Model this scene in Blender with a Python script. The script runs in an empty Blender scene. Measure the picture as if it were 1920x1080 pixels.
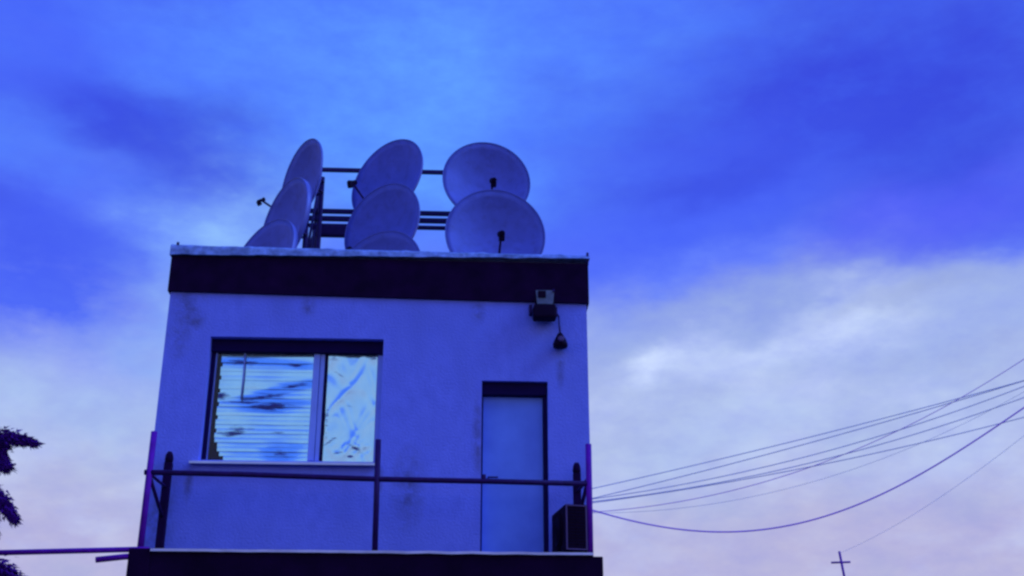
import bpy, bmesh, math, random
from math import radians as R, sin, cos, pi
from mathutils import Vector, Matrix, noise

random.seed(7)
sc = bpy.context.scene
C = bpy.context.collection

# ------------------------------------------------------------------ camera
cam_data = bpy.data.cameras.new('camera')
cam = bpy.data.objects.new('camera', cam_data)
C.objects.link(cam)
sc.camera = cam
cam_data.sensor_width = 36.0
cam_data.lens = 36.0 * 2300.0 / 1920.0
cam_data.clip_end = 5000.0
P, YAW, ROLL = R(22.38), R(-2.74), R(0.05)
fw = Vector((-sin(YAW) * cos(P), cos(YAW) * cos(P), sin(P)))
ri = Vector((cos(YAW), sin(YAW), 0.0))
up = ri.cross(fw)
ri, up = cos(ROLL) * ri + sin(ROLL) * up, -sin(ROLL) * ri + cos(ROLL) * up
cam.matrix_world = Matrix(((ri.x, up.x, -fw.x, 3.641), (ri.y, up.y, -fw.y, -14.608),
                           (ri.z, up.z, -fw.z, 1.6), (0, 0, 0, 1)))

# ------------------------------------------------------------------ exposure
sc.view_settings.view_transform = 'Standard'
sc.view_settings.look = 'None'
sc.view_settings.exposure = 0.1
sc.view_settings.gamma = 1.0
sc.view_settings.use_curve_mapping = False
sc.render.engine = 'CYCLES'
sc.cycles.pixel_filter_type = 'BLACKMAN_HARRIS'
sc.cycles.filter_width = 2.6          # the photograph is soft

# ------------------------------------------------------------------ sky
SUN_EL, SUN_AZ = R(40), R(106)        # azimuth clockwise from +Y
world = bpy.data.worlds.new('World')
sc.world = world
world.use_nodes = True
wt = world.node_tree
wt.nodes.clear()


def M(op, *a, clamp=False):
    n = wt.nodes.new('ShaderNodeMath')
    n.operation = op
    n.use_clamp = clamp
    for i, v in enumerate(a):
        if isinstance(v, (int, float)):
            n.inputs[i].default_value = v
        else:
            wt.links.new(v, n.inputs[i])
    return n.outputs[0]


tc = wt.nodes.new('ShaderNodeTexCoord')
sep = wt.nodes.new('ShaderNodeSeparateXYZ')
wt.links.new(tc.outputs['Generated'], sep.inputs[0])
DEG = 180 / pi
az0 = M('MULTIPLY', M('ARCTAN2', sep.outputs[0], sep.outputs[1]), DEG)
el0 = M('MULTIPLY', M('ARCSINE', sep.outputs[2]), DEG)


def wnoise(scale, detail, rough, stretch=(1, 1, 1), off=(0, 0, 0)):
    mp = wt.nodes.new('ShaderNodeMapping')
    mp.inputs['Scale'].default_value = stretch
    mp.inputs['Location'].default_value = off
    wt.links.new(tc.outputs['Generated'], mp.inputs[0])
    n = wt.nodes.new('ShaderNodeTexNoise')
    n.inputs['Scale'].default_value = scale
    n.inputs['Detail'].default_value = detail
    n.inputs['Roughness'].default_value = rough
    wt.links.new(mp.outputs[0], n.inputs['Vector'])
    return M('SUBTRACT', n.outputs[0], 0.5)


n1 = wnoise(7.0, 5, 0.55, (1, 1, 2.0))
n2 = wnoise(7.0, 5, 0.55, (1, 1, 2.0), (5.2, 1.3, 8.8))
n3 = wnoise(5.0, 7, 0.6, (1, 1, 3.0), (2.2, 7.3, 3.8))      # broad streaks
n4 = wnoise(22.0, 5, 0.6, (1, 1, 2.2), (9.2, 3.3, 1.8))     # small texture
az = M('ADD', az0, M('MULTIPLY', n1, 11.0))
el = M('ADD', el0, M('MULTIPLY', n2, 6.0))

ramp = wt.nodes.new('ShaderNodeValToRGB')
cr = ramp.color_ramp
stops = [(0.0, (.40, .36, .60)), (9.5, (.405, .395, .64)), (14, (.39, .445, .70)), (18, (.345, .43, .73)),
         (21.6, (.30, .40, .74)), (23.2, (.105, .19, .88)), (29.5, (.075, .19, .90)), (38, (.065, .16, .87)), (90, (.05, .11, .72))]
while len(cr.elements) < len(stops):
    cr.elements.new(0.5)
for e, (d, c) in zip(cr.elements, stops):
    e.position = d / 90.0
    e.color = (*c, 1)
wt.links.new(M('DIVIDE', M('ADD', el, M('MULTIPLY', n3, 2.0)), 90.0, clamp=True), ramp.inputs[0])
col = ramp.outputs[0]


def over(col, fac, rgb):
    m = wt.nodes.new('ShaderNodeMix')
    m.data_type = 'RGBA'
    wt.links.new(fac, m.inputs['Factor'])
    wt.links.new(col, m.inputs['A'])
    m.inputs['B'].default_value = (*rgb, 1)
    return m.outputs['Result']


def cloud(col, a0, e0, sa, se, rot, amp, rgb, ragged=0.6):
    """a cloud bank in the direction (azimuth, elevation) with ragged edges"""
    x = M('MULTIPLY', M('SUBTRACT', az, a0), cos(R(e0)))
    y = M('SUBTRACT', el, e0)
    c_, s_ = cos(R(rot)), sin(R(rot))
    u = M('DIVIDE', M('ADD', M('MULTIPLY', x, c_), M('MULTIPLY', y, s_)), sa)
    v = M('DIVIDE', M('SUBTRACT', M('MULTIPLY', y, c_), M('MULTIPLY', x, s_)), se)
    r2 = M('ADD', M('MULTIPLY', u, u), M('MULTIPLY', v, v))
    g = M('EXPONENT', M('MULTIPLY', r2, -1.0))
    g = M('MULTIPLY', g, M('ADD', 1.0, M('MULTIPLY', n4, ragged * 2.0)))
    return over(col, M('MULTIPLY', g, amp, clamp=True), rgb)


DARK, MID = (.032, .056, .64), (.055, .11, .84)
LIGHT, PALE, WHITE = (.098, .295, .97), (.23, .43, .86), (.52, .62, .90)
# broad streaks everywhere
col = over(col, M('MULTIPLY', M('ADD', M('MULTIPLY', n3, 2.2), 0.0, clamp=True),
                  M('MULTIPLY', M('SUBTRACT', el, 22.0), 0.2, clamp=True)), LIGHT)
col = over(col, M('MULTIPLY', M('MULTIPLY', M('MULTIPLY', n3, -1.0), 2.0, clamp=True),
                  M('MULTIPLY', M('SUBTRACT', el, 22.0), 0.2, clamp=True)), DARK)
CLOUDS = [
    (20.5, 29.8, 13.0, 5.2, 10, 1.0, DARK), (10.5, 25.5, 9.0, 3.6, 10, .85, MID), (12.0, 27.2, 6.0, .9, 6, .6, DARK), (25.6, 26.0, 6.5, 3.0, 25, .75, DARK),
    (24.0, 33.0, 10.0, 3.0, 0, .5, DARK),
    (-15.0, 28.4, 9.5, 2.4, -10, 1.0, DARK), (-12.5, 27.6, 5.0, 1.3, -14, .8, DARK), (-23.5, 29.8, 5.0, 2.2, 0, .6, MID), (-20.5, 22.0, 6.8, 3.6, -14, 1.0, (.060, .115, .82)), (-21.5, 24.0, 4.5, 1.5, -18, .6, DARK), (-19.5, 23.6, 3.2, 1.6, -10, .55, MID),
    (-13.6, 32.6, 5.0, 1.5, 8, .4, LIGHT), (-21.0, 32.5, 4.0, 2.5, 0, .7, MID), (-1.9, 32.0, 6.5, 4.0, 20, .75, LIGHT), (-2.6, 27.6, 6.0, 3.0, 0, .75, LIGHT),
    (-11.8, 25.0, 3.8, 1.8, 20, .8, PALE), (-11.5, 21.0, 3.5, 3.5, 30, .7, PALE),
    (26.5, 20.5, 6.5, 1.8, 12, .8, (.30, .39, .73)), (22.0, 23.6, 7.0, 1.5, 14, .8, (.075, .10, .84)), (13.0, 23.2, 4.0, .9, 6, .5, (.11, .20, .92)),
    (13.8, 21.0, 6.0, 1.8, 8, .6, (.26, .35, .66)),
    (18.6, 19.7, 3.0, 1.1, 10, .9, WHITE), (10.8, 18.7, 2.2, 1.0, 28, .85, WHITE), (15.0, 19.2, 2.5, .8, 20, .5, WHITE), (21.0, 20.6, 4.0, .7, 10, .6, (.26, .33, .62)), (13.0, 15.0, 7.0, 1.8, 5, .6, (.38, .49, .79)),
    (24.0, 14.0, 5.0, 2.2, 15, .45, (.39, .48, .79)), (14.0, 10.0, 9.0, 1.8, 6, .5, (.40, .38, .62)),
    (-17.5, 16.0, 5.5, 2.0, 0, .5, (.33, .47, .80)),
]
# soft lumps in the pale lower cloud
low = M('MULTIPLY', M('SUBTRACT', 21.5, el), 0.3, clamp=True)
n6 = wnoise(13.0, 6, 0.55, (1, 1, 1.9), (3.2, 6.1, 2.4))
col = over(col, M('MULTIPLY', M('MULTIPLY', n6, 3.0, clamp=True), M('MULTIPLY', low, .8)), (.50, .58, .85))
col = over(col, M('MULTIPLY', M('MULTIPLY', n6, -2.6, clamp=True), M('MULTIPLY', low, .8)), (.27, .325, .60))
for c in CLOUDS:
    col = cloud(col, *c)
hsv = wt.nodes.new('ShaderNodeMix')
hsv.data_type = 'RGBA'
hsv.blend_type = 'MULTIPLY'
hsv.inputs['Factor'].default_value = 1.0
wt.links.new(col, hsv.inputs['A'])
comb = wt.nodes.new('ShaderNodeCombineColor')
n5 = wnoise(70.0, 3, 0.6, (1, 1, 1.6), (1.2, 4.4, .3))
gain = M('ADD', 1.0, M('ADD', M('MULTIPLY', n4, 0.34), M('MULTIPLY', n5, 0.14)))
for i in range(2):
    wt.links.new(gain, comb.inputs[i])
comb.inputs[2].default_value = 1.0
wt.links.new(comb.outputs[0], hsv.inputs['B'])

sky = wt.nodes.new('ShaderNodeTexSky')
sky.sky_type = 'NISHITA'
sky.sun_disc = False
sky.sun_elevation = SUN_EL
sky.sun_rotation = SUN_AZ
bg_clear = wt.nodes.new('ShaderNodeBackground')
bg_clear.inputs[1].default_value = 0.05
wt.links.new(sky.outputs[0], bg_clear.inputs[0])
bg_cloud = wt.nodes.new('ShaderNodeBackground')
bg_cloud.inputs[1].default_value = 1.13
wt.links.new(hsv.outputs['Result'], bg_cloud.inputs[0])
mixs = wt.nodes.new('ShaderNodeMixShader')
mixs.inputs[0].default_value = 0.94           # cloud cover
wt.links.new(bg_clear.outputs[0], mixs.inputs[1])
wt.links.new(bg_cloud.outputs[0], mixs.inputs[2])
wout = wt.nodes.new('ShaderNodeOutputWorld')
wt.links.new(mixs.outputs[0], wout.inputs[0])

sun_d = bpy.data.lights.new('sun', 'SUN')
sun_d.energy = 1.35
sun_d.angle = R(25)
sun_d.color = (.20, .40, 1.0)
sun = bpy.data.objects.new('sun', sun_d)
C.objects.link(sun)
sd = Vector((sin(SUN_AZ) * cos(SUN_EL), cos(SUN_AZ) * cos(SUN_EL), sin(SUN_EL)))
sun.rotation_euler = sd.to_track_quat('Z', 'Y').to_euler()
sun.location = (12, -14, 22)


# ------------------------------------------------------------------ materials
def mat(name, base, rough=0.7, metal=0.0, var=0.12, scale=6.0, bump=0.0, bscale=60.0, dark=None, dscale=2.0, damt=0.5,
        stretch=(1, 1, 1), spec=.5):
    m = bpy.data.materials.new(name)
    m.use_nodes = True
    nt = m.node_tree
    b = nt.nodes['Principled BSDF']
    t = nt.nodes.new('ShaderNodeTexCoord')
    mp = nt.nodes.new('ShaderNodeMapping')
    mp.inputs['Scale'].default_value = stretch
    nt.links.new(t.outputs['Object'], mp.inputs[0])
    n = nt.nodes.new('ShaderNodeTexNoise')
    n.inputs['Scale'].default_value = scale
    n.inputs['Detail'].default_value = 6
    nt.links.new(mp.outputs[0], n.inputs['Vector'])
    r = nt.nodes.new('ShaderNodeValToRGB')
    r.color_ramp.elements[0].position = 0.3
    r.color_ramp.elements[1].position = 0.7
    r.color_ramp.elements[0].color = (*[max(0, c * (1 - var)) for c in base], 1)
    r.color_ramp.elements[1].color = (*[min(1, c * (1 + var)) for c in base], 1)
    nt.links.new(n.outputs[0], r.inputs[0])
    colr = r.outputs[0]
    if dark:
        n2_ = nt.nodes.new('ShaderNodeTexNoise')
        n2_.inputs['Scale'].default_value = dscale
        n2_.inputs['Detail'].default_value = 8
        n2_.inputs['Roughness'].default_value = 0.65
        nt.links.new(mp.outputs[0], n2_.inputs['Vector'])
        r2 = nt.nodes.new('ShaderNodeValToRGB')
        r2.color_ramp.elements[0].position = 0.5
        r2.color_ramp.elements[1].position = 0.78
        r2.color_ramp.elements[0].color = (0, 0, 0, 1)
        r2.color_ramp.elements[1].color = (damt, damt, damt, 1)
        nt.links.new(n2_.outputs[0], r2.inputs[0])
        mx = nt.nodes.new('ShaderNodeMix')
        mx.data_type = 'RGBA'
        nt.links.new(r2.outputs[0], mx.inputs['Factor'])
        nt.links.new(colr, mx.inputs['A'])
        mx.inputs['B'].default_value = (*dark, 1)
        colr = mx.outputs['Result']
    nt.links.new(colr, b.inputs['Base Color'])
    b.inputs['Roughness'].default_value = rough
    b.inputs['Metallic'].default_value = metal
    b.inputs['Specular IOR Level'].default_value = spec
    if bump:
        n3_ = nt.nodes.new('ShaderNodeTexNoise')
        n3_.inputs['Scale'].default_value = bscale
        n3_.inputs['Detail'].default_value = 5
        nt.links.new(t.outputs['Object'], n3_.inputs['Vector'])
        bp = nt.nodes.new('ShaderNodeBump')
        bp.inputs['Strength'].default_value = bump
        bp.inputs['Distance'].default_value = 0.02
        nt.links.new(n3_.outputs[0], bp.inputs['Height'])
        nt.links.new(bp.outputs[0], b.inputs['Normal'])
    return m


def plaster_mat():
    """painted render with dirt: streaks under the fascia and a cracked stain at one top corner"""
    m = mat('plaster', (.245, .285, .97), .9, 0, .08, 6.0, .5, 38, dark=(.13, .15, .46), dscale=1.5, damt=.42, stretch=(1.2, 1, .8))
    nt = m.node_tree
    b = nt.nodes['Principled BSDF']
    src = b.inputs['Base Color'].links[0].from_socket
    t = nt.nodes.new('ShaderNodeTexCoord')
    n = nt.nodes.new('ShaderNodeTexNoise')
    n.inputs['Scale'].default_value = 3.2
    n.inputs['Detail'].default_value = 9
    n.inputs['Roughness'].default_value = .7
    nt.links.new(t.outputs['Object'], n.inputs['Vector'])

    def spot(x, z, rx, rz, prev):
        vm = nt.nodes.new('ShaderNodeMapping')
        vm.inputs['Location'].default_value = (-x / rx, 0, -z / rz)
        vm.inputs['Scale'].default_value = (1 / rx, 0, 1 / rz)
        nt.links.new(t.outputs['Object'], vm.inputs[0])
        ln = nt.nodes.new('ShaderNodeVectorMath')
        ln.operation = 'LENGTH'
        nt.links.new(vm.outputs[0], ln.inputs[0])
        mr = nt.nodes.new('ShaderNodeMapRange')
        mr.inputs['From Min'].default_value = 1.0
        mr.inputs['From Max'].default_value = 0.0
        nt.links.new(ln.outputs['Value'], mr.inputs['Value'])
        mu = nt.nodes.new('ShaderNodeMath')
        mu.operation = 'MAXIMUM'
        nt.links.new(mr.outputs[0], mu.inputs[0])
        if prev is None:
            mu.inputs[1].default_value = 0
        else:
            nt.links.new(prev, mu.inputs[1])
        return mu.outputs[0]
    s = None
    for a in ((.25, 7.28, .28, .34), (.36, 7.1, .16, .16), (.17, 6.85, .2, .3), (1.75, 7.3, .12, .2), (3.1, 5.0, .25, .6), (.1, 4.6, .3, .9), (.47, 5.05, .07, .3), (2.74, 5.0, .06, .35), (3.9, 7.3, .12, .25), (4.95, 6.6, .07, .4), (3.92, 5.6, .08, .7)):
        s = spot(*a, s)
    ml = nt.nodes.new('ShaderNodeMath')
    ml.operation = 'MULTIPLY'
    nt.links.new(s, ml.inputs[0])
    rr = nt.nodes.new('ShaderNodeMapRange')
    rr.inputs['From Min'].default_value = .4
    rr.inputs['From Max'].default_value = .65
    nt.links.new(n.outputs[0], rr.inputs['Value'])
    nt.links.new(rr.outputs[0], ml.inputs[1])
    mx = nt.nodes.new('ShaderNodeMix')
    mx.data_type = 'RGBA'
    nt.links.new(ml.outputs[0], mx.inputs['Factor'])
    nt.links.new(src, mx.inputs['A'])
    mx.inputs['B'].default_value = (.10, .08, .14, 1)
    nt.links.new(mx.outputs['Result'], b.inputs['Base Color'])
    return m


PLASTER = plaster_mat()
FASCIA = mat('fascia_paint', (.016, .002, .030), .9, 0, .3, 4, .2, 30, spec=.08)
COPING = mat('coping_zinc', (.27, .37, .66), .6, .3, .4, 9, .4, 14, dark=(.07, .06, .16), dscale=6, damt=.9)
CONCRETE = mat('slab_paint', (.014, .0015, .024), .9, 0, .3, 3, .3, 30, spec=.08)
FLASH = mat('flashing_metal', (.55, .55, .75), .4, .6, .2, 5)
IRON = mat('iron_paint', (.03, .004, .09), .6, 0, .3, 9, spec=.2)
PURPLE = mat('purple_pipe_paint', (.17, .008, .38), .7, 0, .2, 8, spec=.2)
TIMBER = mat('dark_post', (.016, .002, .04), .9, 0, .3, 8, spec=.1)
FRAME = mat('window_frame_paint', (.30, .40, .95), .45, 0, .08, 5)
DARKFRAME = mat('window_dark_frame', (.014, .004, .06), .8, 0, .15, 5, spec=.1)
FOIL = mat('foil', (.62, .95, 1.0), .17, 1.0, .03, 9)
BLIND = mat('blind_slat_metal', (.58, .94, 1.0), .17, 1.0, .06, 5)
SILL = mat('sill_metal', (.72, .74, .85), .4, .3, .08, 6)
DOOR = mat('door_paint', (.21, .34, .98), .8, 0, .10, 3.0, .08, 30, spec=.25)
DISH = mat('dish_paint', (.145, .175, .62), .6, 0, .10, 4.0, dark=(.09, .08, .24), dscale=7, damt=.45, spec=.3)
DISHRIM = mat('dish_rim_paint', (.145, .165, .56), .45, .1, .08, 3)
GALV = mat('galvanised_steel', (.03, .012, .10), .6, .2, .25, 8, spec=.2)
BLACKPL = mat('dark_plastic', (.010, .001, .022), .7, 0, .2, 8, spec=.1)
ACBODY = mat('dark_casing', (.012, .001, .016), .8, 0, .25, 5, spec=.1)
ACEDGE = mat('grille_edge', (.10, .05, .16), .5, .2, .15, 5)
GLASSY = mat('lamp_glass', (.13, .15, .20), .25, 0, .25, 9)
WIRE = mat('pale_cable', (.9, .9, .97), .8, 0, .1, 3, spec=.2)
WIREV = mat('violet_cable', (.68, .40, .98), .8, 0, .1, 3, spec=.2)
GROUND = mat('ground_asphalt', (.045, .045, .055), .95, 0, .3, .4, .4, 5, dark=(.03, .03, .04), dscale=.15, damt=.8)
ROOF = mat('roof_felt', (.08, .075, .09), .9, 0, .25, 3)
BARK = mat('bark', (.04, .01, .08), .9, 0, .3, 9, .5, 30)
NEEDLE = mat('needles', (.085, .01, .22), .9, 0, .35, 5, spec=.1)
POLEWOOD = mat('pole_wood', (.11, .08, .08), .85, 0, .25, 6)
PORC = mat('insulator_ceramic', (.3, .28, .33), .3, 0, .1, 6)


def glass_mat():
    m = bpy.data.materials.new('window_glass')
    m.use_nodes = True
    nt = m.node_tree
    nt.nodes.remove(nt.nodes['Principled BSDF'])
    tr = nt.nodes.new('ShaderNodeBsdfTransparent')
    tr.inputs[0].default_value = (.93, .97, 1, 1)
    gl = nt.nodes.new('ShaderNodeBsdfGlossy')
    gl.inputs['Roughness'].default_value = .02
    fr = nt.nodes.new('ShaderNodeFresnel')
    fr.inputs[0].default_value = 1.32
    mx = nt.nodes.new('ShaderNodeMixShader')
    nt.links.new(fr.outputs[0], mx.inputs[0])
    nt.links.new(tr.outputs[0], mx.inputs[1])
    nt.links.new(gl.outputs[0], mx.inputs[2])
    nt.links.new(mx.outputs[0], nt.nodes['Material Output'].inputs[0])
    return m


GLASS = glass_mat()


def sheath(m, col):
    nt = m.node_tree
    b = nt.nodes['Principled BSDF']
    tr = nt.nodes.new('ShaderNodeBsdfTranslucent')
    tr.inputs[0].default_value = (*col, 1)
    mx = nt.nodes.new('ShaderNodeMixShader')
    mx.inputs[0].default_value = .5
    nt.links.new(b.outputs[0], mx.inputs[1])
    nt.links.new(tr.outputs[0], mx.inputs[2])
    nt.links.new(mx.outputs[0], nt.nodes['Material Output'].inputs[0])



def reflection_smears(m, spots, base):
    """dark reflections painted into the foil colour as dull blue smears, drawn out along the slats"""
    nt = m.node_tree
    b = nt.nodes['Principled BSDF']
    t = nt.nodes.new('ShaderNodeTexCoord')
    mp = nt.nodes.new('ShaderNodeMapping')
    mp.inputs['Scale'].default_value = (3.0, 1, 15.0)
    nt.links.new(t.outputs['Object'], mp.inputs[0])
    n = nt.nodes.new('ShaderNodeTexNoise')
    n.inputs['Scale'].default_value = 1.6
    n.inputs['Detail'].default_value = 5
    n.inputs['Roughness'].default_value = .62
    nt.links.new(mp.outputs[0], n.inputs['Vector'])
    prev = None
    for x, z, rx, rz, rot, amp in spots:
        sub = nt.nodes.new('ShaderNodeVectorMath')
        sub.operation = 'SUBTRACT'
        sub.inputs[1].default_value = (x, 0, z)
        nt.links.new(t.outputs['Object'], sub.inputs[0])
        ro = nt.nodes.new('ShaderNodeMapping')
        ro.vector_type = 'POINT'
        ro.inputs['Rotation'].default_value = (0, R(rot), 0)
        nt.links.new(sub.outputs[0], ro.inputs[0])
        sl = nt.nodes.new('ShaderNodeVectorMath')
        sl.operation = 'MULTIPLY'
        sl.inputs[1].default_value = (1 / rx, 0, 1 / rz)
        nt.links.new(ro.outputs[0], sl.inputs[0])
        ln = nt.nodes.new('ShaderNodeVectorMath')
        ln.operation = 'LENGTH'
        nt.links.new(sl.outputs[0], ln.inputs[0])
        mr = nt.nodes.new('ShaderNodeMapRange')
        mr.inputs['From Min'].default_value = 1.6
        mr.inputs['From Max'].default_value = 0.0
        mr.inputs['To Max'].default_value = amp
        nt.links.new(ln.outputs['Value'], mr.inputs['Value'])
        if prev is None:
            prev = mr.outputs[0]
        else:
            mu = nt.nodes.new('ShaderNodeMath')
            mu.operation = 'MAXIMUM'
            nt.links.new(prev, mu.inputs[0])
            nt.links.new(mr.outputs[0], mu.inputs[1])
            prev = mu.outputs[0]
    ad = nt.nodes.new('ShaderNodeMath')
    ad.operation = 'ADD'
    nt.links.new(prev, ad.inputs[0])
    nt.links.new(n.outputs[0], ad.inputs[1])
    th = nt.nodes.new('ShaderNodeMapRange')
    th.interpolation_type = 'SMOOTHSTEP'
    th.inputs['From Min'].default_value = .80
    th.inputs['From Max'].default_value = 1.12
    nt.links.new(ad.outputs[0], th.inputs['Value'])
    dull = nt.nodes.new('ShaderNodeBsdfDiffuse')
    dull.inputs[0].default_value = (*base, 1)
    mx = nt.nodes.new('ShaderNodeMixShader')
    nt.links.new(th.outputs[0], mx.inputs[0])
    nt.links.new(b.outputs[0], mx.inputs[1])
    nt.links.new(dull.outputs[0], mx.inputs[2])
    nt.links.new(mx.outputs[0], nt.nodes['Material Output'].inputs[0])


reflection_smears(BLIND, [(.98, 6.615, .30, .05, 0, .62), (1.62, 6.585, .22, .05, -6, .55), (1.25, 6.165, .34, .045, 9, .66), (1.62, 6.31, .30, .04, 12, .58),
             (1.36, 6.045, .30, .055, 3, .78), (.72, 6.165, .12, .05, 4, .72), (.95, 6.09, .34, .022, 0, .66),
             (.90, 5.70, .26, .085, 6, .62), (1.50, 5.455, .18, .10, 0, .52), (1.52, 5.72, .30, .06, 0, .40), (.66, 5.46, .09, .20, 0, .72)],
     (.018, .022, .40))  # dull blue of the reflection smears painted on the slats
reflection_smears(FOIL, [(2.10, 6.70, .10, .07, -25, .55), (2.60, 6.70, .12, .07, 25, .55), (2.18, 6.47, .20, .025, -32, .45), (2.10, 5.60, .16, .03, 35, .5),
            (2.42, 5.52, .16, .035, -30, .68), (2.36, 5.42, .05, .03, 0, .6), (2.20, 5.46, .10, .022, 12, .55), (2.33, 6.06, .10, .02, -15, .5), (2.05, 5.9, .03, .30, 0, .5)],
     (.06, .07, .42))  # same painted smears, in the creases and corners of the foil
sheath(WIRE, (.95, .95, .98))
sheath(WIREV, (.95, .50, .99))


# ------------------------------------------------------------------ mesh helpers
def bx(bm, x0, y0, z0, x1, y1, z1, bev=0.0):
    n0 = len(bm.verts)
    g = bmesh.ops.create_cube(bm, size=1.0)
    for v in g['verts']:
        v.co = Vector(((x0 + x1) / 2 + v.co.x * (x1 - x0), (y0 + y1) / 2 + v.co.y * (y1 - y0), (z0 + z1) / 2 + v.co.z * (z1 - z0)))
    if bev:
        es = list({e for v in g['verts'] for e in v.link_edges})
        bmesh.ops.bevel(bm, geom=es, offset=bev, segments=2, affect='EDGES', profile=.6)
    return g['verts']


def tube(bm, pts, r, n=10, caps=True, taper=None):
    pts = [Vector(p) for p in pts]
    rings = []
    ref = Vector((0, 0, 1))
    d0 = (pts[1] - pts[0]).normalized()
    if abs(d0.dot(ref)) > .9:
        ref = Vector((1, 0, 0))
    for i, p in enumerate(pts):
        d = (pts[min(i + 1, len(pts) - 1)] - pts[max(i - 1, 0)]).normalized()
        a = d.cross(ref)
        a.normalize()
        b = a.cross(d)
        rr = r if taper is None else r + (taper - r) * i / (len(pts) - 1)
        rings.append([bm.verts.new(p + rr * (cos(2 * pi * k / n) * a + sin(2 * pi * k / n) * b)) for k in range(n)])
    for i in range(len(rings) - 1):
        for k in range(n):
            f = bm.faces.new((rings[i][k], rings[i][(k + 1) % n], rings[i + 1][(k + 1) % n], rings[i + 1][k]))
            f.smooth = True
    if caps:
        bm.faces.new(rings[0][::-1])
        bm.faces.new(rings[-1])


def lathe(bm, prof, center, axis=Vector((0, 0, 1)), n=20):
    axis = Vector(axis).normalized()
    a = axis.orthogonal().normalized()
    b = axis.cross(a)
    rings = []
    for r, h in prof:
        r = max(r, 1e-4)
        rings.append([bm.verts.new(Vector(center) + axis * h + r * (cos(2 * pi * k / n) * a + sin(2 * pi * k / n) * b)) for k in range(n)])
    for i in range(len(rings) - 1):
        for k in range(n):
            f = bm.faces.new((rings[i][k], rings[i][(k + 1) % n], rings[i + 1][(k + 1) % n], rings[i + 1][k]))
            f.smooth = True
    bm.faces.new(rings[0][::-1])
    bm.faces.new(rings[-1])


def obj(name, bm, m, parent=None, fix=True):
    if fix:
        bmesh.ops.recalc_face_normals(bm, faces=bm.faces[:])
    me = bpy.data.meshes.new(name)
    bm.to_mesh(me)
    bm.free()
    me.materials.append(m)
    o = bpy.data.objects.new(name, me)
    C.objects.link(o)
    if parent:
        o.parent = parent
        o.matrix_parent_inverse = world_of(parent).inverted()
    return o


def world_of(o):
    mtx = o.matrix_basis.copy()
    p = o.parent
    if p:
        mtx = world_of(p) @ o.matrix_parent_inverse @ mtx
    return mtx


def thing(name, label, cat, loc, group=None):
    o = bpy.data.objects.new(name, None)
    o.empty_display_size = .2
    C.objects.link(o)
    o.location = loc
    tag(o, label, cat, group)
    return o


def tag(o, label, cat, group=None):
    o['label'] = label
    o['category'] = cat
    if group:
        o['group'] = group


def box_obj(name, dims, m, parent=None, bev=0.0):
    bm = bmesh.new()
    bx(bm, *dims, bev=bev)
    return obj(name, bm, m, parent)


# ------------------------------------------------------------------ ground
bm = bmesh.new()
g = bmesh.ops.create_grid(bm, x_segments=60, y_segments=60, size=1500)
for v in bm.verts:
    d = max(0, v.co.length - 60)
    v.co.z = 1.2 * min(1, d / 300) * noise.noise(v.co * .006)
ground = obj('ground', bm, GROUND)
ground['kind'] = 'structure'

# ------------------------------------------------------------------ building
W, DEP = 5.3, 7.0
ZD = 4.07                                   # terrace level
house = thing('rooftop_house', 'small flat roofed house with lilac plaster wall, dark fascia and terrace slab', 'house', (W / 2, 0, 0))

# openings: window and door
WX0, WX1, WZ0, WZ1 = .562, 2.722, 5.293, 6.89
DX0, DX1, DZ1 = 3.966, 4.788, 6.365
RV = .20                                    # depth of the window reveal
DRV = .20
FB = 7.44


def wall_mesh():
    bm = bmesh.new()
    xs = [0, WX0, WX1, DX0, DX1, W]
    zs = [0, ZD - .35, ZD, WZ0, DZ1, WZ1, 7.60]
    vd = {}

    def vtx(x, y, z):
        k = (round(x, 4), round(y, 4), round(z, 4))
        if k not in vd:
            vd[k] = bm.verts.new((x, y, z))
        return vd[k]

    def hole(x, z):
        return (WX0 < x < WX1 and WZ0 < z < WZ1) or (DX0 < x < DX1 and ZD < z < DZ1)
    for y in (0, .3):
        for i in range(len(xs) - 1):
            for j in range(len(zs) - 1):
                if hole((xs[i] + xs[i + 1]) / 2, (zs[j] + zs[j + 1]) / 2):
                    continue
                q = [vtx(xs[i], y, zs[j]), vtx(xs[i + 1], y, zs[j]), vtx(xs[i + 1], y, zs[j + 1]), vtx(xs[i], y, zs[j + 1])]
                bm.faces.new(q if y == 0 else q[::-1])
    # reveals, outer edges
    for e in [e for e in bm.edges if len(e.link_faces) == 1 and abs(e.verts[0].co.y) < 1e-6 and abs(e.verts[1].co.y) < 1e-6]:
        a, b = e.verts
        try:
            bm.faces.new((a, b, vtx(b.co.x, .3, b.co.z), vtx(a.co.x, .3, a.co.z)))
        except ValueError:
            pass
    return bm


obj('wall', wall_mesh(), PLASTER, house)
for x0, x1 in ((0, .25), (W - .25, W)):
    box_obj('side_wall', (x0, .302, 0, x1, DEP - .302, 7.60), PLASTER, house)
box_obj('back_wall', (0, DEP - .3, 0, W, DEP, 7.60), PLASTER, house)
# interior backing so the openings look into a closed room
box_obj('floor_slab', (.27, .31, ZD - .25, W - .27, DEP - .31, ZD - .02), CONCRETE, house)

# fascia: dark band around the top, its lower edge sags a little to the right
bm = bmesh.new()
v = [(-.03, -.035, 7.481), (W + .03, -.035, 7.415), (W + .03, -.035, 7.97), (-.03, -.035, 7.965)]
f0 = [bm.verts.new(p) for p in v]
f1 = [bm.verts.new((p[0], DEP + .035, p[2])) for p in v]
bm.faces.new(f0); bm.faces.new(f1[::-1])
for i in range(4):
    bm.faces.new((f0[i], f1[i], f1[(i + 1) % 4], f0[(i + 1) % 4]))
obj('fascia', bm, FASCIA, house)

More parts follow.
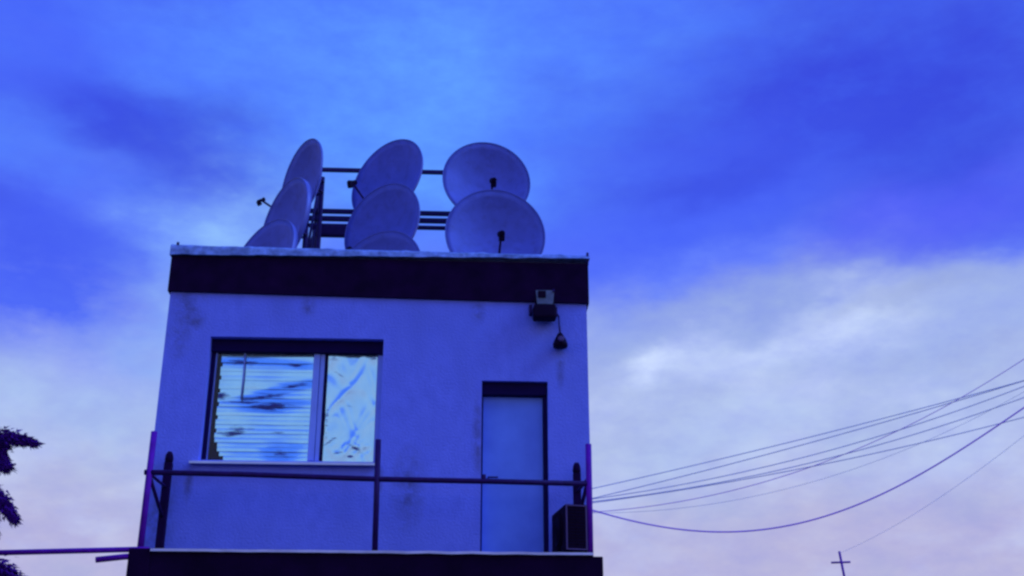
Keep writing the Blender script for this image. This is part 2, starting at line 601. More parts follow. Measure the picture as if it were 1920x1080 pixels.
# roof deck and metal coping with uneven lip
box_obj('roof', (.0, .0, 7.972, W, DEP, 7.99), ROOF, house)
bm = bmesh.new()
N = 70
prev = None
for i in range(N + 1):
    x = -.05 + (W + .1) * i / N
    t = i / N
    zt = 8.125 - .035 * t + .008 * noise.noise(Vector((x * 3, 0, 0))) + (.01 if i % 13 == 0 else 0)
    zb = 7.968 + .06 * t + .012 * noise.noise(Vector((x * 4, 5, 0)))
    ring = [bm.verts.new(p) for p in ((x, -.075 + .01 * noise.noise(Vector((x * 5, 9, 2))), zb), (x, -.06, zt - .035), (x, -.02, zt), (x, .18, zt), (x, .18, zb + .02))]
    if prev:
        for k in range(5):
            bm.faces.new((prev[k], prev[(k + 1) % 5], ring[(k + 1) % 5], ring[k]))
    else:
        bm.faces.new(ring[::-1])
    prev = ring
bm.faces.new(prev)
obj('coping', bm, COPING, house)
for x0, x1 in ((-.05, .15), (W - .15, W + .05)):
    box_obj('side_coping', (x0, .19, 8.0, x1, DEP, 8.12), COPING, house)
bm = bmesh.new()
tube(bm, [(W + .02, -.03, 7.95), (W + .025, -.03, 8.125)], .016, 8)
obj('coping_peg', bm, GALV, house)
bm = bmesh.new()
tube(bm, [(.03, -.02, 8.12), (.03, -.02, 8.16)], .018, 8)
obj('coping_peg', bm, GALV, house)

# window -------------------------------------------------------------------
win = bpy.data.objects.new('window', None)
C.objects.link(win)
win.parent = house
win.location = (0, 0, 0)
win.matrix_parent_inverse = world_of(house).inverted()
YF = RV - .06                                # front of the frame


def wpart(name, dims, m, bev=.006):
    return box_obj(name, dims, m, win, bev)


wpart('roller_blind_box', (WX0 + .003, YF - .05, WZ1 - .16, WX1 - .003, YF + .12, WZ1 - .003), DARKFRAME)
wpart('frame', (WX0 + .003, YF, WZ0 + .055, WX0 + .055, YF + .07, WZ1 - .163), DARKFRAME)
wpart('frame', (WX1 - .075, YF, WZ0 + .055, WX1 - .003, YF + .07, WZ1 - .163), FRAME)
wpart('frame', (WX0 + .003, YF, WZ0 + .003, WX1 - .003, YF + .07, WZ0 + .052), FRAME)
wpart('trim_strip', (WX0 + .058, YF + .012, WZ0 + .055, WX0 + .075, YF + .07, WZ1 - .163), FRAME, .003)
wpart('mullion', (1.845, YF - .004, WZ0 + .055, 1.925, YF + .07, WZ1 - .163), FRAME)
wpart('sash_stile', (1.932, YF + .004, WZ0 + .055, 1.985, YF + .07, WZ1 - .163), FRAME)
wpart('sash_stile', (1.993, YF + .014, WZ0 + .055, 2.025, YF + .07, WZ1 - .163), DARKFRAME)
# sill with a turned down lip
bm = bmesh.new()
pr = [(-.10, WZ0 - .015), (.08, WZ0 + .0), (.08, WZ0 - .03), (-.085, WZ0 - .045), (-.10, WZ0 - .045)]
pr = [(-.095, WZ0 - .022), (-.004, WZ0 - .006), (-.004, WZ0 - .03), (-.08, WZ0 - .05), (-.095, WZ0 - .05)]
a = [bm.verts.new((WX0 - .09, y, z)) for y, z in pr]
b = [bm.verts.new((WX1 - .01, y, z)) for y, z in pr]
bm.faces.new(a[::-1]); bm.faces.new(b)
for i in range(5):
    bm.faces.new((a[i], a[(i + 1) % 5], b[(i + 1) % 5], b[i]))
obj('sill', bm, SILL, win)

# left light: foil-coated slat blind, bent out of line; the bends tip slats towards the ground or the sky
GX0, GX1 = WX0 + .08, 1.842
GZ0, GZ1 = WZ0 + .06, WZ1 - .165
NS = 24


def gauss(x, z, cx, cz, sx, sz, rot=0):
    c_, s_ = cos(R(rot)), sin(R(rot))
    dx, dz = x - cx, z - cz
    u, v_ = (dx * c_ + dz * s_) / sx, (dz * c_ - dx * s_) / sz
    return math.exp(-u * u - v_ * v_)


def slat_tilt(x, z):
    """bend of the slats: positive leans the face down"""
    t = .07 * noise.noise(Vector((x * 1.6, z * 2.2, 3))) - .0
    t -= .02 * (1 if z < 6.1 else 0) * (.5 + noise.noise(Vector((x * 1.2, z * 5, 9))))
    t -= .34 * gauss(x, z, .98, 6.62, .28, .04)
    t -= .34 * gauss(x, z, 1.62, 6.60, .20, .04, -6)
    t -= .34 * gauss(x, z, 1.25, 6.16, .36, .05, 9)
    t -= .34 * gauss(x, z, 1.60, 6.30, .30, .045, 12)
    t -= .50 * gauss(x, z, 1.38, 6.05, .32, .06, 4)
    t -= .30 * gauss(x, z, 1.52, 5.46, .18, .12)
    t = max(t, -.13)
    return t


pitch = (GZ1 - GZ0) / NS
for k in range(NS):
    zc = GZ0 + (k + .5) * pitch
    bm = bmesh.new()
    nx = 28
    rows = []
    for i in range(nx + 1):
        xs_ = GX0 + .045 + .13 * max(0, 1 - (zc - GZ0) / .30) ** 1.5 + .02 * (k % 3 == 0)
        x = xs_ + (GX1 - xs_) * i / nx
        sag = .004 * noise.noise(Vector((x * 3, k * 1.7, 0)))
        rr = []
        for j in range(4):
            s = (j / 3 - .5)
            jit = .55 + .9 * (.5 + noise.noise(Vector((x * 2.6 + k * 3.1, k * 5.3, 1.7))))
            th = slat_tilt(x + .10 * noise.noise(Vector((k * 2.9, 3, 3))), zc + s * pitch) * jit + .03 * noise.noise(Vector((x * 1.5, k * 7.7, 8))) - (.12 * max(0, s) + .25 * max(0, s - .28)) * (.45 if zc < 6.12 else .2)     # slightly cupped slat
            h = s * pitch * 1.08
            rr.append(bm.verts.new((x, YF + .045 - h * sin(th) * 1.0 + .004 * (k % 2), zc + h * cos(th) + sag)))
        rows.append(rr)
    for i in range(nx):
        for j in range(3):
            f = bm.faces.new((rows[i][j], rows[i + 1][j], rows[i + 1][j + 1], rows[i][j + 1]))
            f.smooth = True
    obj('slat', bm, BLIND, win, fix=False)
bm = bmesh.new()
tube(bm, [(.98, YF + .014, 6.12), (.985, YF + .012, 6.4), (.98, YF + .014, GZ1)], .012, 6)
obj('blind_cord', bm, FRAME, win)

# right light: crumpled foil taped behind the glass
bm = bmesh.new()
nx, nz = 56, 84
FX0, FX1 = 2.028, WX1 - .078
vs = []
for i in range(nx + 1):
    for j in range(nz + 1):
        x = FX0 + (FX1 - FX0) * i / nx
        z = GZ0 + (GZ1 - GZ0) * j / nz
        p = Vector((x * 3.0, z * 1.5, 4.2))
        w = Vector((noise.noise(p * 1.5), noise.noise(p * 1.5 + Vector((4, 4, 4))), 0)) * .5
        r1 = 1 - abs(noise.noise((p + w) * 1.2)) * 2
        r2 = 1 - abs(noise.noise((p + w) * 2.7 + Vector((7, 1, 1)))) * 2
        y = .011 * r1 + .004 * r2
        y += .009 * gauss(x, z, 2.35, 5.50, .26, .09) * (1 - abs(noise.noise(Vector((x * 7, z * 9, 1)))) * 2)
        y += .012 * gauss(x, z, 2.05, 6.72, .10, .08) + .012 * gauss(x, z, 2.62, 6.72, .12, .08)
        vs.append(bm.verts.new((x, YF + .05 - y, z)))
for i in range(nx):
    for j in range(nz):
        q = [vs[i * (nz + 1) + j], vs[(i + 1) * (nz + 1) + j], vs[(i + 1) * (nz + 1) + j + 1], vs[i * (nz + 1) + j + 1]]
        bm.faces.new(q).smooth = True
obj('foil_sheet', bm, FOIL, win, fix=False)
wpart('pane', (GX0, YF + .004, GZ0, GX1, YF + .008, GZ1), GLASS, 0)
wpart('pane', (FX0, YF - .006, GZ0, FX1, YF - .002, GZ1), GLASS, 0)
wpart('backing_board', (WX0 + .01, .262, WZ0 + .01, WX1 - .01, .292, WZ1 - .01), DARKFRAME, 0)

# door ----------------------------------------------------------------------
door = bpy.data.objects.new('door', None)
C.objects.link(door)
door.parent = house
door.matrix_parent_inverse = world_of(house).inverted()
box_obj('door_leaf', (DX0 + .02, DRV - .05, ZD + .02, DX1 - .055, DRV, DZ1 - .165), DOOR, door, .006)
box_obj('roller_box', (DX0 + .003, .06, DZ1 - .16, DX1 - .003, DRV + .06, DZ1 - .003), DARKFRAME, door, .006)
box_obj('door_frame', (DX1 - .05, .09, ZD + .003, DX1 - .003, DRV + .04, DZ1 - .163), DARKFRAME, door, .004)
box_obj('door_frame', (DX0 + .003, DRV - .03, ZD + .003, DX0 + .018, DRV + .04, DZ1 - .163), DARKFRAME, door, .002)
bm = bmesh.new()
tube(bm, [(DX0 + .09, DRV - .05, 5.16), (DX0 + .09, DRV - .11, 5.16), (DX0 + .21, DRV - .11, 5.16)], .011, 8)
obj('handle', bm, GALV, door)

# terrace slab ---------------------------------------------------------------
TY = -.92
bm = bmesh.new()
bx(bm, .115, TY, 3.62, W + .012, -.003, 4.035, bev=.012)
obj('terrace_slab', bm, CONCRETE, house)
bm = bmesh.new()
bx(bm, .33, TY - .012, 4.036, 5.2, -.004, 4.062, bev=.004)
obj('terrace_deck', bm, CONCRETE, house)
bm = bmesh.new()
prev = None
for i in range(41):
    x = .34 + 4.86 * i / 40
    z = 4.070 + .006 * noise.noise(Vector((x * 4, 2, 1)))
    ring = [bm.verts.new(p) for p in ((x, TY - .03, z - .028), (x, TY - .03, z), (x, TY + .06, z + .004), (x, TY + .06, z - .005), (x, TY - .016, z - .008), (x, TY - .016, z - .028))]
    if prev:
        for k in range(6):
            bm.faces.new((prev[k], prev[(k + 1) % 6], ring[(k + 1) % 6], ring[k]))
    else:
        bm.faces.new(ring[::-1])
    prev = ring
bm.faces.new(prev)
obj('edge_flashing', bm, FLASH, house)

# ------------------------------------------------------------------ railing
rail = thing('terrace_railing', 'thin dark metal railing along the front edge of the terrace', 'railing', (2.65, -.75, ZD))
bm = bmesh.new()
pts = [(.13, -.75, 4.965), (1.2, -.75, 4.955), (2.75, -.75, 4.918), (4.0, -.75, 4.908), (5.17, -.75, 4.893)]
tube(bm, pts, .031, 10)
obj('top_rail', bm, IRON, rail)
bm = bmesh.new()
tube(bm, [(2.772, -.75, 4.064), (2.756, -.75, 5.38)], .034, 10)
obj('post', bm, IRON, rail)
for x, zt in ((.185, 5.44), (5.195, 5.36)):
    bm = bmesh.new()
    tube(bm, [(x - .005, -.75, 4.037 if x > 1 else 4.037), (x + .002, -.75, zt)], .036, 10)
    obj('corner_post', bm, PURPLE, rail)
bm = bmesh.new()
tube(bm, [(3.985, -.75, 4.9), (3.985, -.75, 4.985)], .022, 8)
obj('stub', bm, IRON, rail)
for x, x2, zt, zb in ((.25, .19, 5.33, 4.066), (5.115, 5.18, 5.26, 4.066)):
    bm = bmesh.new()
    bx(bm, x - .046, -.20, zb, x + .046, -.11, zt - .10, bev=.012)
    obj('wall_post', bm, TIMBER, rail)
    bm = bmesh.new()
    lathe(bm, [(.045, -.10), (.05, -.06), (.044, -.01), (.025, .03)], (x, -.155, zt), n=12)
    obj('finial', bm, TIMBER, rail)
    bm = bmesh.new()
    tube(bm, [(x2, -.75, 4.93), (x, -.16, 4.56)], .022, 8)
    obj('brace', bm, IRON, rail)
    bm = bmesh.new()
    tube(bm, [(x2, -.75, 4.95), (x, -.16, 4.93)], .018, 8)
    obj('side_rail', bm, IRON, rail)

# pipes sticking out of the left corner of the slab
bm = bmesh.new()
tube(bm, [(.30, -.84, 4.078), (.16, -.85, 4.076), (-1.3, -.87, 4.022), (-3.1, -.9, 3.93)], .030, 10)
o = obj('long_pipe', bm, PURPLE)
tag(o, 'long thin purple pipe running left from the terrace corner', 'pipe')
bm = bmesh.new()
tube(bm, [(.16, -.90, 3.992), (.05, -.90, 3.985), (-.245, -.90, 3.950)], .033, 10)
o = obj('pipe_stub', bm, PURPLE)
tag(o, 'short purple pipe stub jutting left from the slab just below the long pipe', 'pipe')
bm = bmesh.new()
bx(bm, .105, -.94, 3.66, .34, -.70, 4.075, bev=.012)
obj('corner_block', bm, CONCRETE, house)

# ------------------------------------------------------------------ air conditioner
AX, AY = 5.04, -.80
ac = thing('air_conditioner', 'dark outdoor air conditioning unit standing end-on at the right end of terrace', 'air conditioner', (AX, AY, 4.064))
ac.rotation_euler = (0, 0, R(9))
MA = Matrix.Translation((AX, AY, 4.064)) @ Matrix.Rotation(R(9), 4, 'Z')


def acp(name, bm, m, parent=ac):
    bm.transform(MA)
    return obj(name, bm, m, parent)


bm = bmesh.new(); bx(bm, -.135, 0, .05, .125, .66, .58, bev=.018); cas = acp('casing', bm, ACBODY)
for x in (-.09, .09):
    bm = bmesh.new(); bx(bm, x - .03, .03, 0, x + .03, .63, .052); acp('foot', bm, ACBODY)
for d in ((-.13, -.012, .06, -.112, -.001, .57), (.10, -.012, .06, .118, -.001, .57), (-.111, -.012, .06, .099, -.001, .076), (-.111, -.012, .554, .099, -.001, .57)):
    bm = bmesh.new(); bx(bm, *d, bev=.003); acp('grille_frame', bm, ACEDGE)
bm = bmesh.new(); bx(bm, -.012, -.010, .078, .0, -.001, .552); acp('grille_divider', bm, ACBODY)
for i in range(13):
    bm = bmesh.new()
    z = .095 + i * .035
    bx(bm, -.108, -.008, z, .096, -.001, z + .014)
    acp('louvre', bm, BLACKPL)
for i in range(5):
    bm = bmesh.new(); bx(bm, -.004, -.016, .13 + i * .085, .012, -.0105, .145 + i * .085); acp('grille_clip', bm, BLACKPL)
# fan on the long left side
bm = bmesh.new()
lathe(bm, [(.215, 0), (.225, .008), (.21, .014), (.20, .006)], (-.136, .33, .32), (-1, 0, 0), 28)
acp('fan_guard', bm, ACBODY)
for k in range(4):
    bm = bmesh.new()
    lathe(bm, [(.045 + .04 * k, 0), (.05 + .04 * k, .004), (.045 + .04 * k, .008), (.04 + .04 * k, .004)], (-.152, .33, .32), (-1, 0, 0), 24)
    acp('guard_ring', bm, BLACKPL)

# ------------------------------------------------------------------ floodlight and hanging fitting
fl = thing('floodlight', 'dark floodlight with grey glass fixed below the fascia at the upper right', 'floodlight', (4.73, -.002, 7.35))
bm = bmesh.new()
bx(bm, 4.60, -.245, 7.135, 4.89, -.06, 7.315, bev=.03)
hb = obj('housing', bm, BLACKPL, fl)
bm = bmesh.new()
bx(bm, 4.632, -.20, 7.318, 4.868, -.07, 7.52, bev=.015)
obj('lamp_head', bm, BLACKPL, fl)
bm = bmesh.new()
v0 = [bm.verts.new(p) for p in ((4.65, -.215, 7.325), (4.85, -.215, 7.325), (4.868, -.206, 7.515), (4.632, -.206, 7.515))]
v1 = [bm.verts.new((p.co.x, p.co.y + .01, p.co.z)) for p in v0]
bm.faces.new(v0); bm.faces.new(v1[::-1])
for i in range(4):
    bm.faces.new((v0[i], v1[i], v1[(i + 1) % 4], v0[(i + 1) % 4]))
gl = obj('lamp_glass', bm, GLASSY, fl)
bm = bmesh.new(); bx(bm, 4.66, -.228, 7.41, 4.76, -.214, 7.50, bev=.004); obj('bulb_shade', bm, ACBODY, gl)
bm = bmesh.new(); bx(bm, 4.845, -.226, 7.49, 4.872, -.205, 7.525, bev=.004); obj('clip', bm, GALV, gl)
bm = bmesh.new(); bx(bm, 4.555, -.10, 7.24, 4.597, -.003, 7.36, bev=.006); obj('bracket', bm, GALV, fl)
bm = bmesh.new(); bx(bm, 4.893, -.08, 7.22, 4.915, -.003, 7.34, bev=.005); obj('bracket', bm, GALV, fl)

sw = thing('hanging_fitting', 'small dark teardrop fitting hanging on a short cable below the floodlight', 'fitting', (4.945, -.03, 6.80))
bm = bmesh.new()
lathe(bm, [(.02, .18), (.04, .15), (.075, .08), (.095, .02), (.09, -.01), (.05, -.02)], (4.945, -.10, 6.80), n=18)
obj('bell', bm, BLACKPL, sw)
bm = bmesh.new()
lathe(bm, [(.03, .0), (.042, .02), (.03, .04)], (4.945, -.19, 6.86), (0, -1, .1), 12)
obj('lens', bm, ACEDGE, sw)
bm = bmesh.new()
tube(bm, [(4.90, -.06, 7.27), (4.935, -.05, 7.22), (4.94, -.05, 7.1), (4.945, -.10, 6.97)], .012, 6)
obj('cable', bm, GALV, sw)
bm = bmesh.new()
bx(bm, 4.925, -.09, 6.83, 4.965, -.003, 6.87); obj('bracket', bm, GALV, sw)

# ------------------------------------------------------------------ satellite dishes
ROOFZ = 7.991


def make_dish(X, Y, Z, a, b, D, label, el=1.06, fl=.52, fd_=.37, skirt=.035, lnb=1.0):
    a, b = R(a), R(b)
    n = Vector((-sin(a) * cos(b), -cos(a) * cos(b), sin(b)))
    t = Vector((cos(a), -sin(a), 0))
    w = n.cross(t)
    if w.z < 0:
        w = -w
    c = Vector((X, Y, Z))
    Rr = D / 2
    dep = .18 * D
    back = c - n * (dep + .16)
    th = thing('satellite_dish', label, 'satellite dish', (back.x, back.y, ROOFZ), 'satellite dishes on the roof')
    # reflector: parabolic bowl with thickness and a rolled lip
    bm = bmesh.new()
    NR, NA = 9, 56
    rings_f, rings_b = [], []
    for side, store in ((0, rings_f), (1, rings_b)):
        for i in range(NR + 1):
            r = i / NR
            h = dep * (r * r - 1) - (.012 if side else 0)
            ring = []
            for k in range(NA):
                q = 2 * pi * k / NA
                ring.append(bm.verts.new(c + Rr * max(r, .004) * (cos(q) * t + el * sin(q) * w) + n * h))
            store.append(ring)
    for store in (rings_f, rings_b):
        for i in range(NR):
            for k in range(NA):
                bm.faces.new((store[i][k], store[i][(k + 1) % NA], store[i + 1][(k + 1) % NA], store[i + 1][k])).smooth = True
        bm.faces.new(store[0])
    for k in range(NA):
        bm.faces.new((rings_f[-1][k], rings_f[-1][(k + 1) % NA], rings_b[-1][(k + 1) % NA], rings_b[-1][k]))
    refl = obj('reflector', bm, DISH, th)
    bm = bmesh.new()
    # rolled lip and the skirt turned back behind it
    prof = [(1.0, .006), (1.012, .012), (1.02, .0), (1.016, -skirt * .5), (1.006, -skirt), (.99, -skirt), (.992, -.02)]
    rr = []
    for k in range(NA):
        q = 2 * pi * k / NA
        rad = cos(q) * t + el * sin(q) * w
        rr.append([bm.verts.new(c + Rr * f_ * rad + n * h_) for f_, h_ in prof])
    m = len(prof)
    for k in range(NA):
        for j in range(m):
            bm.faces.new((rr[k][j], rr[k][(j + 1) % m], rr[(k + 1) % NA][(j + 1) % m], rr[(k + 1) % NA][j])).smooth = True
    obj('rim', bm, DISHRIM, refl)
    # feed arm and converter
    foot = c - w * Rr * el * .97 + n * .0
    feed = c + n * (fl * D) - w * (fd_ * D)
    elbow = foot + n * (.12 * D) - w * .02
    bm = bmesh.new(); tube(bm, [foot - n * .05, elbow, feed + (feed - elbow).normalized() * .02], .019, 8)
    obj('feed_arm', bm, GALV, th)
    fd = (c - w * .1 - feed).normalized()
    bm = bmesh.new()
    lathe(bm, [(r_ * lnb, h_ * lnb) for r_, h_ in ((.034, -.14), (.045, -.12), (.045, .01), (.032, .03), (.05, .05), (.058, .10), (.045, .105))], feed, fd, 14)
    conv = obj('converter', bm, BLACKPL, th)
    side = fd.cross(Vector((0, 0, 1))).normalized()
    bm = bmesh.new()
    g_ = bmesh.ops.create_cube(bm, size=1)
    up_ = side.cross(fd)
    for v in g_['verts']:
        v.co = feed - fd * .07 + side * v.co.x * .085 * lnb + up_ * (v.co.y * .12 - .06) * lnb + fd * v.co.z * .10 * lnb
    obj('converter_body', bm, BLACKPL, conv)
    # back bracket and mast
    cb = c - n * (dep + .012)
    for sx in (-1, 1):
        for sw_ in (-1, 1):
            bm = bmesh.new()
            tube(bm, [cb + t * .14 * sx + w * .12 * sw_, back + w * .1 * sw_ + t * .05 * sx], .022, 6)
            obj('back_strut', bm, GALV, th)
    bm = bmesh.new()
    tube(bm, [(back.x, back.y, ROOFZ), (back.x, back.y, back.z + .22)], .042, 12)
    obj('mast', bm, GALV, th)
    bm = bmesh.new()
    bx(bm, back.x - .16, back.y - .16, ROOFZ - .0, back.x + .16, back.y + .16, ROOFZ + .02)
    obj('base_plate', bm, GALV, th)
    return th


make_dish(.814, 5.0, 11.665, 56, 2.5, 1.49, 'rearmost dish of the left column, turned sharply left, tallest of that column', fl=.46, fd_=.42, lnb=.62)
make_dish(.786, 3.6, 10.192, 53.8, 5.3, 1.461, 'middle dish of the left column seen from the side, pale skirt on its right edge', fd_=.66, skirt=.085)
make_dish(.668, 2.45, 8.970, 43.2, 12.9, 1.435, 'lowest dish of the left column, half hidden by the roof edge', skirt=.085)
make_dish(2.335, 5.0, 11.737, 36.6, 8.9, 1.573, 'rearmost dish of the middle column, feed jutting out on its left', lnb=.8)
make_dish(2.378, 3.6, 10.162, 33.1, 6.1, 1.468, 'middle dish of the middle column, turned half left in front of the rear one', fd_=.60)
make_dish(2.423, 2.45, 8.795, 25.3, 9.4, 1.473, 'lowest dish of the middle column with only its top edge above the roof edge')
make_dish(4.122, 5.0, 11.765, -6, 8, 1.564, 'rear dish of the right column, round face forward, partly behind the lower one')
make_dish(4.24, 3.6, 10.060, -4, 8, 1.623, 'largest dish, lower right, round face forward with dark feed in front', fd_=.335)

# steel rack tying the rear masts together
rack = thing('antenna_rack', 'dark steel rack of posts and crossbars behind the satellite dishes', 'rack', (2.6, 5.95, ROOFZ))
for x, zt in ((1.01, 12.41), (2.73, 12.41), (4.47, 12.41)):
    bm = bmesh.new(); tube(bm, [(x, 5.97, ROOFZ), (x, 5.97, zt)], .036, 10); obj('post', bm, GALV, rack)
    bm = bmesh.new(); bx(bm, x - .12, 5.85, ROOFZ, x + .12, 6.09, ROOFZ + .015); obj('foot_plate', bm, GALV, rack)
for z, h in ((12.372, .036), (11.513, .041), (11.364, .046), (11.221, .033)):
    bm = bmesh.new(); bx(bm, .88, 5.87, z - h, 4.63, 5.932, z + h, bev=.006); obj('crossbar', bm, GALV, rack)
bm = bmesh.new(); bx(bm, .98, 5.75, 10.955, 1.80, 5.867, 11.175, bev=.03); obj('cable_tray', bm, GALV, rack)
for x, x2 in ((1.02, .95), (1.76, 1.89)):
    bm = bmesh.new(); tube(bm, [(x, 5.80, 10.99), (x2, 5.80, 10.7), (x2, 5.80, ROOFZ)], .04, 8); obj('tray_leg', bm, GALV, rack)
for x, zt in ((.97, 11.9), (1.06, 11.3)):
    bm = bmesh.new(); tube(bm, [(1.01, 5.93, zt), (x, 5.3, 10.4), (x, 5.0, ROOFZ)], .026, 8); obj('brace', bm, GALV, rack)

# ------------------------------------------------------------------ cables to the pole on the right
A = Vector((5.30, .40)); B = Vector((11.4, -1.2))


def wire_pts(ctrl):
    xs = [p[0] for p in ctrl]; zs = [p[1] for p in ctrl]
    out = []
    n = 60
    # smooth least-squares polynomial keeps the hang of the cable even
    deg = 2 if len(ctrl) < 9 else 4
    x0, x1 = xs[0], xs[-1]
    import numpy as np
    co = np.polyfit([(x - x0) / (x1 - x0) for x in xs], zs, deg)
    for i in range(n + 1):
        x = A.x + (B.x - A.x) * i / n
        y = A.y + (B.y - A.y) * (x - A.x) / (B.x - A.x)
        out.append((x, y, float(np.polyval(co, (x - x0) / (x1 - x0)))))
    return out


WIRES = [
    ([(5.4, 5.115), (6.94, 5.385), (8.01, 5.63), (8.81, 5.805), (9.59, 5.963), (10.4, 6.157)], .0058, WIRE, 'uppermost pale cable of the bundle leaving the right wall'),
    ([(5.4, 5.001), (5.81, 5.058), (6.93, 5.294), (8.01, 5.562), (8.8, 5.748), (9.59, 5.946), (10.4, 6.149)], .0058, WIRE, 'second pale cable from the top, joining the uppermost at the right'),
    ([(5.4, 4.978), (6.66, 5.138), (7.46, 5.266), (8.52, 5.524), (9.58, 5.828), (10.38, 6.073)], .0058, WIRE, 'third cable from the top, in the middle of the bundle'),
    ([(5.4, 4.949), (6.38, 5.03), (7.45, 5.187), (8.51, 5.439), (9.56, 5.688), (10.37, 5.946)], .0058, WIRE, 'pale cable just under the middle of the bundle'),
    ([(5.4, 4.935), (6.65, 5.049), (7.72, 5.202), (8.51, 5.356), (9.28, 5.494), (10.05, 5.63), (10.33, 5.71)], .0058, WIRE, 'flattest pale cable, lowest of the bundle at the right edge'),
    ([(5.4, 4.81), (6.13, 4.859), (6.97, 4.987), (7.82, 5.21), (8.35, 5.378), (9.0, 5.651), (9.59, 5.94), (10.0, 6.156), (10.43, 6.413)], .0045, WIREV, 'violet cable curving up across the bundle to the highest point at right'),
    ([(5.38, 4.83), (5.53, 4.775), (5.83, 4.666), (6.36, 4.556), (6.88, 4.507), (7.4, 4.52), (7.92, 4.612), (8.45, 4.765), (8.97, 4.985), (9.51, 5.3), (9.92, 5.554), (10.35, 5.807)], .0095, WIREV, 'slack violet cable sagging lowest in a deep curve'),
    ([(5.4, 4.80), (6.64, 4.835), (7.17, 4.894), (7.7, 4.979), (8.07, 5.086), (8.76, 5.342), (9.55, 5.604), (10.37, 6.002)], .0025, WIRE, 'faint thin cable between the bundle and the slack cable'),
]
ends = []
for ctrl, r, m, lab in WIRES:
    pts = wire_pts(ctrl)
    bm = bmesh.new(); tube(bm, pts, r, 6)
    o = obj('overhead_cable', bm, m)
    tag(o, lab, 'cable', 'overhead cables from the house')
    ends.append((pts[0], pts[-1]))
br = thing('cable_bracket', 'dark bracket on right wall corner where the cables start', 'bracket', (5.303, .4, 4.75))
bm = bmesh.new(); bx(bm, 5.302, .36, 4.72, 5.325, .44, 5.16, bev=.004); obj('plate', bm, GALV, br)
for p0, p1 in ends:
    bm = bmesh.new(); lathe(bm, [(.012, -.02), (.022, -.01), (.016, 0), (.022, .01), (.012, .02)], (5.335, .4, p0[2]), (1, 0, 0), 8)
    obj('insulator', bm, PORC, br)
pole = thing('utility_pole', 'wooden utility pole that takes the cables beyond the right edge', 'utility pole', (11.5, -1.2, 0))
bm = bmesh.new(); tube(bm, [(11.5, -1.2, 0), (11.5, -1.2, 7.8)], .14, 14, taper=.10); obj('shaft', bm, POLEWOOD, pole)
for p0, p1 in ends:
    bm = bmesh.new(); lathe(bm, [(.015, -.03), (.04, -.015), (.025, 0), (.04, .015), (.015, .03)], (11.39, -1.2, p1[2]), (1, 0, 0), 8)
    obj('insulator', bm, PORC, pole)

# distant mast with a crossbar, and the thin stay running from it to the pole
mast = thing('cross_mast', 'thin leaning purple mast with one short crossbar, far beyond the cables', 'mast', (12.25, 12.0, 0))
bm = bmesh.new(); tube(bm, [(12.62, 12, 0), (12.14, 12, 5.9), (12.08, 12, 6.49)], .027, 8); obj('shaft', bm, PURPLE, mast)
bm = bmesh.new(); tube(bm, [(11.88, 12, 6.245), (12.30, 12, 6.262)], .022, 8); obj('crossbar', bm, PURPLE, mast)
bm = bmesh.new()
pa, pb = Vector((12.08, 12, 6.45)), Vector((11.44, -1.2, 6.35))
tube(bm, [pa.lerp(pb, i / 40) - Vector((0, 0, 0.9 * (i / 40) * (1 - i / 40))) for i in range(41)], .003, 6)
o = obj('stay_wire', bm, WIRE)
tag(o, 'hair-thin pale wire slanting from the crossbar mast up to the right', 'wire')

# ------------------------------------------------------------------ conifer at the left edge
tree = thing('conifer_tree', 'dark conifer with ragged drooping branches at the left edge', 'tree', (-2.5, -1.6, 0))
bm = bmesh.new()
tube(bm, [(-2.5, -1.6, 0), (-2.47, -1.6, 2.5), (-2.5, -1.58, 5.0), (-2.48, -1.6, 7.2)], .15, 12, taper=.02)
obj('trunk', bm, BARK, tree)
rng = random.Random(5)


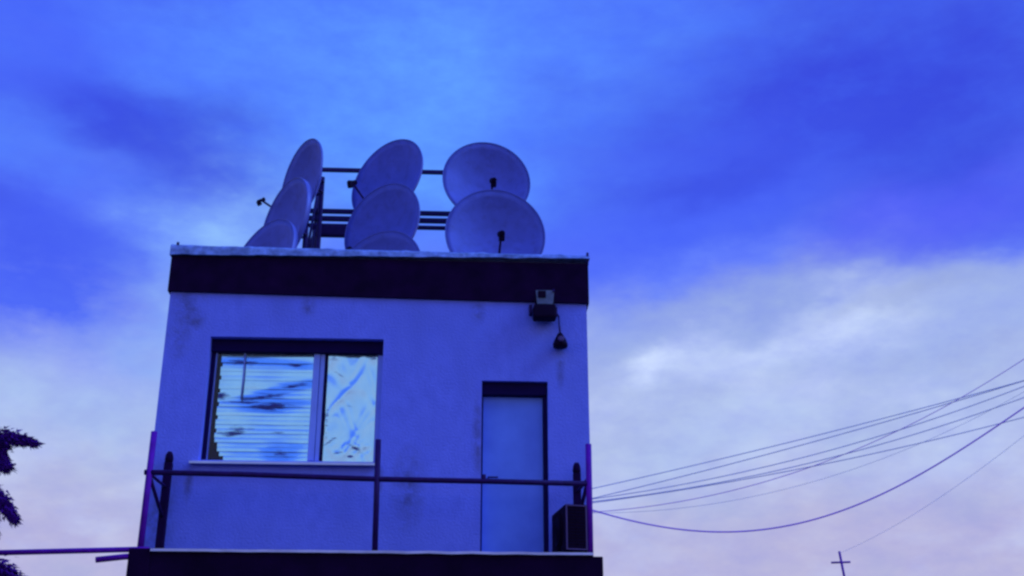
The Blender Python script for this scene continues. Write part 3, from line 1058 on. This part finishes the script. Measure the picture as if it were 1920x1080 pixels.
def branch(path, fat, dens):
    """a woody branch with its own needle clumps"""
    path = [Vector(p) for p in path]
    bm = bmesh.new(); tube(bm, path, .03, 6, taper=.008); br_ = obj('branch', bm, BARK, tree)
    bm = bmesh.new()
    segs = len(path) - 1
    for s in range(segs):
        L = (path[s + 1] - path[s]).length
        for _ in range(int(dens * L)):
            u = rng.random()
            f = (s + u) / segs
            p = path[s].lerp(path[s + 1], u)
            wd = fat * (1 - .75 * f ** 1.3) * (.6 + .7 * (.5 + noise.noise(p * 6)))
            off = Vector((rng.gauss(0, .5), rng.gauss(0, .5), rng.gauss(0, .45) - .15)) * wd
            d = ((path[s + 1] - path[s]).normalized() + Vector((rng.uniform(-.9, .9), rng.uniform(-.9, .9), rng.uniform(-.9, .6)))).normalized()
            l = rng.uniform(.045, .085)
            sdv = d.cross(Vector((rng.uniform(-1, 1), rng.uniform(-1, 1), rng.uniform(-1, 1)))).normalized() * rng.uniform(.008, .016)
            q = p + off
            vv = [bm.verts.new(x) for x in (q - sdv, q + sdv, q + d * l)]
            bm.faces.new(vv)
    o = obj('needles', bm, NEEDLE, br_, fix=False)
    o['kind'] = 'stuff'


def bpath(z0, pts):
    return [(-2.49, -1.6, z0)] + pts


branch(bpath(5.35, [(-1.9, -1.5, 5.22), (-1.35, -1.5, 5.14), (-1.12, -1.5, 5.14), (-.88, -1.5, 5.09)]), .16, 2600)
branch(bpath(5.2, [(-1.8, -1.5, 4.98), (-1.4, -1.5, 4.92), (-1.12, -1.5, 4.83)]), .20, 2600)
branch(bpath(4.9, [(-1.9, -1.5, 4.78), (-1.4, -1.5, 4.62), (-1.14, -1.5, 4.46), (-.97, -1.5, 4.26)]), .20, 2600)
branch(bpath(4.5, [(-1.9, -1.5, 4.3), (-1.5, -1.5, 4.2), (-1.15, -1.5, 4.08)]), .16, 2200)
branch([(-1.5, -1.5, 5.16), (-1.24, -1.5, 5.1), (-1.2, -1.5, 4.95), (-1.15, -1.5, 4.8)], .10, 2600)
branch([(-1.5, -1.5, 4.7), (-1.26, -1.5, 4.55), (-1.21, -1.5, 4.3), (-1.18, -1.5, 4.02)], .10, 2400)
branch(bpath(4.2, [(-1.9, -1.5, 3.95), (-1.4, -1.5, 3.86), (-1.05, -1.5, 3.75), (-.80, -1.5, 3.60)]), .26, 2800)
for i in range(34):
    z = 1.6 + i * .165
    a_ = i * 2.4
    L = (7.6 - z) * .27 * rng.uniform(.8, 1.1)
    dx, dy = cos(a_), sin(a_)
    if dx > .25:
        if z > 3.4:
            continue
    branch(bpath(z, [(-2.49 + dx * L * .4, -1.6 + dy * L * .4, z - .02), (-2.49 + dx * L * .75, -1.6 + dy * L * .75, z - .12), (-2.49 + dx * L, -1.6 + dy * L, z - .34)]), .28, 500)
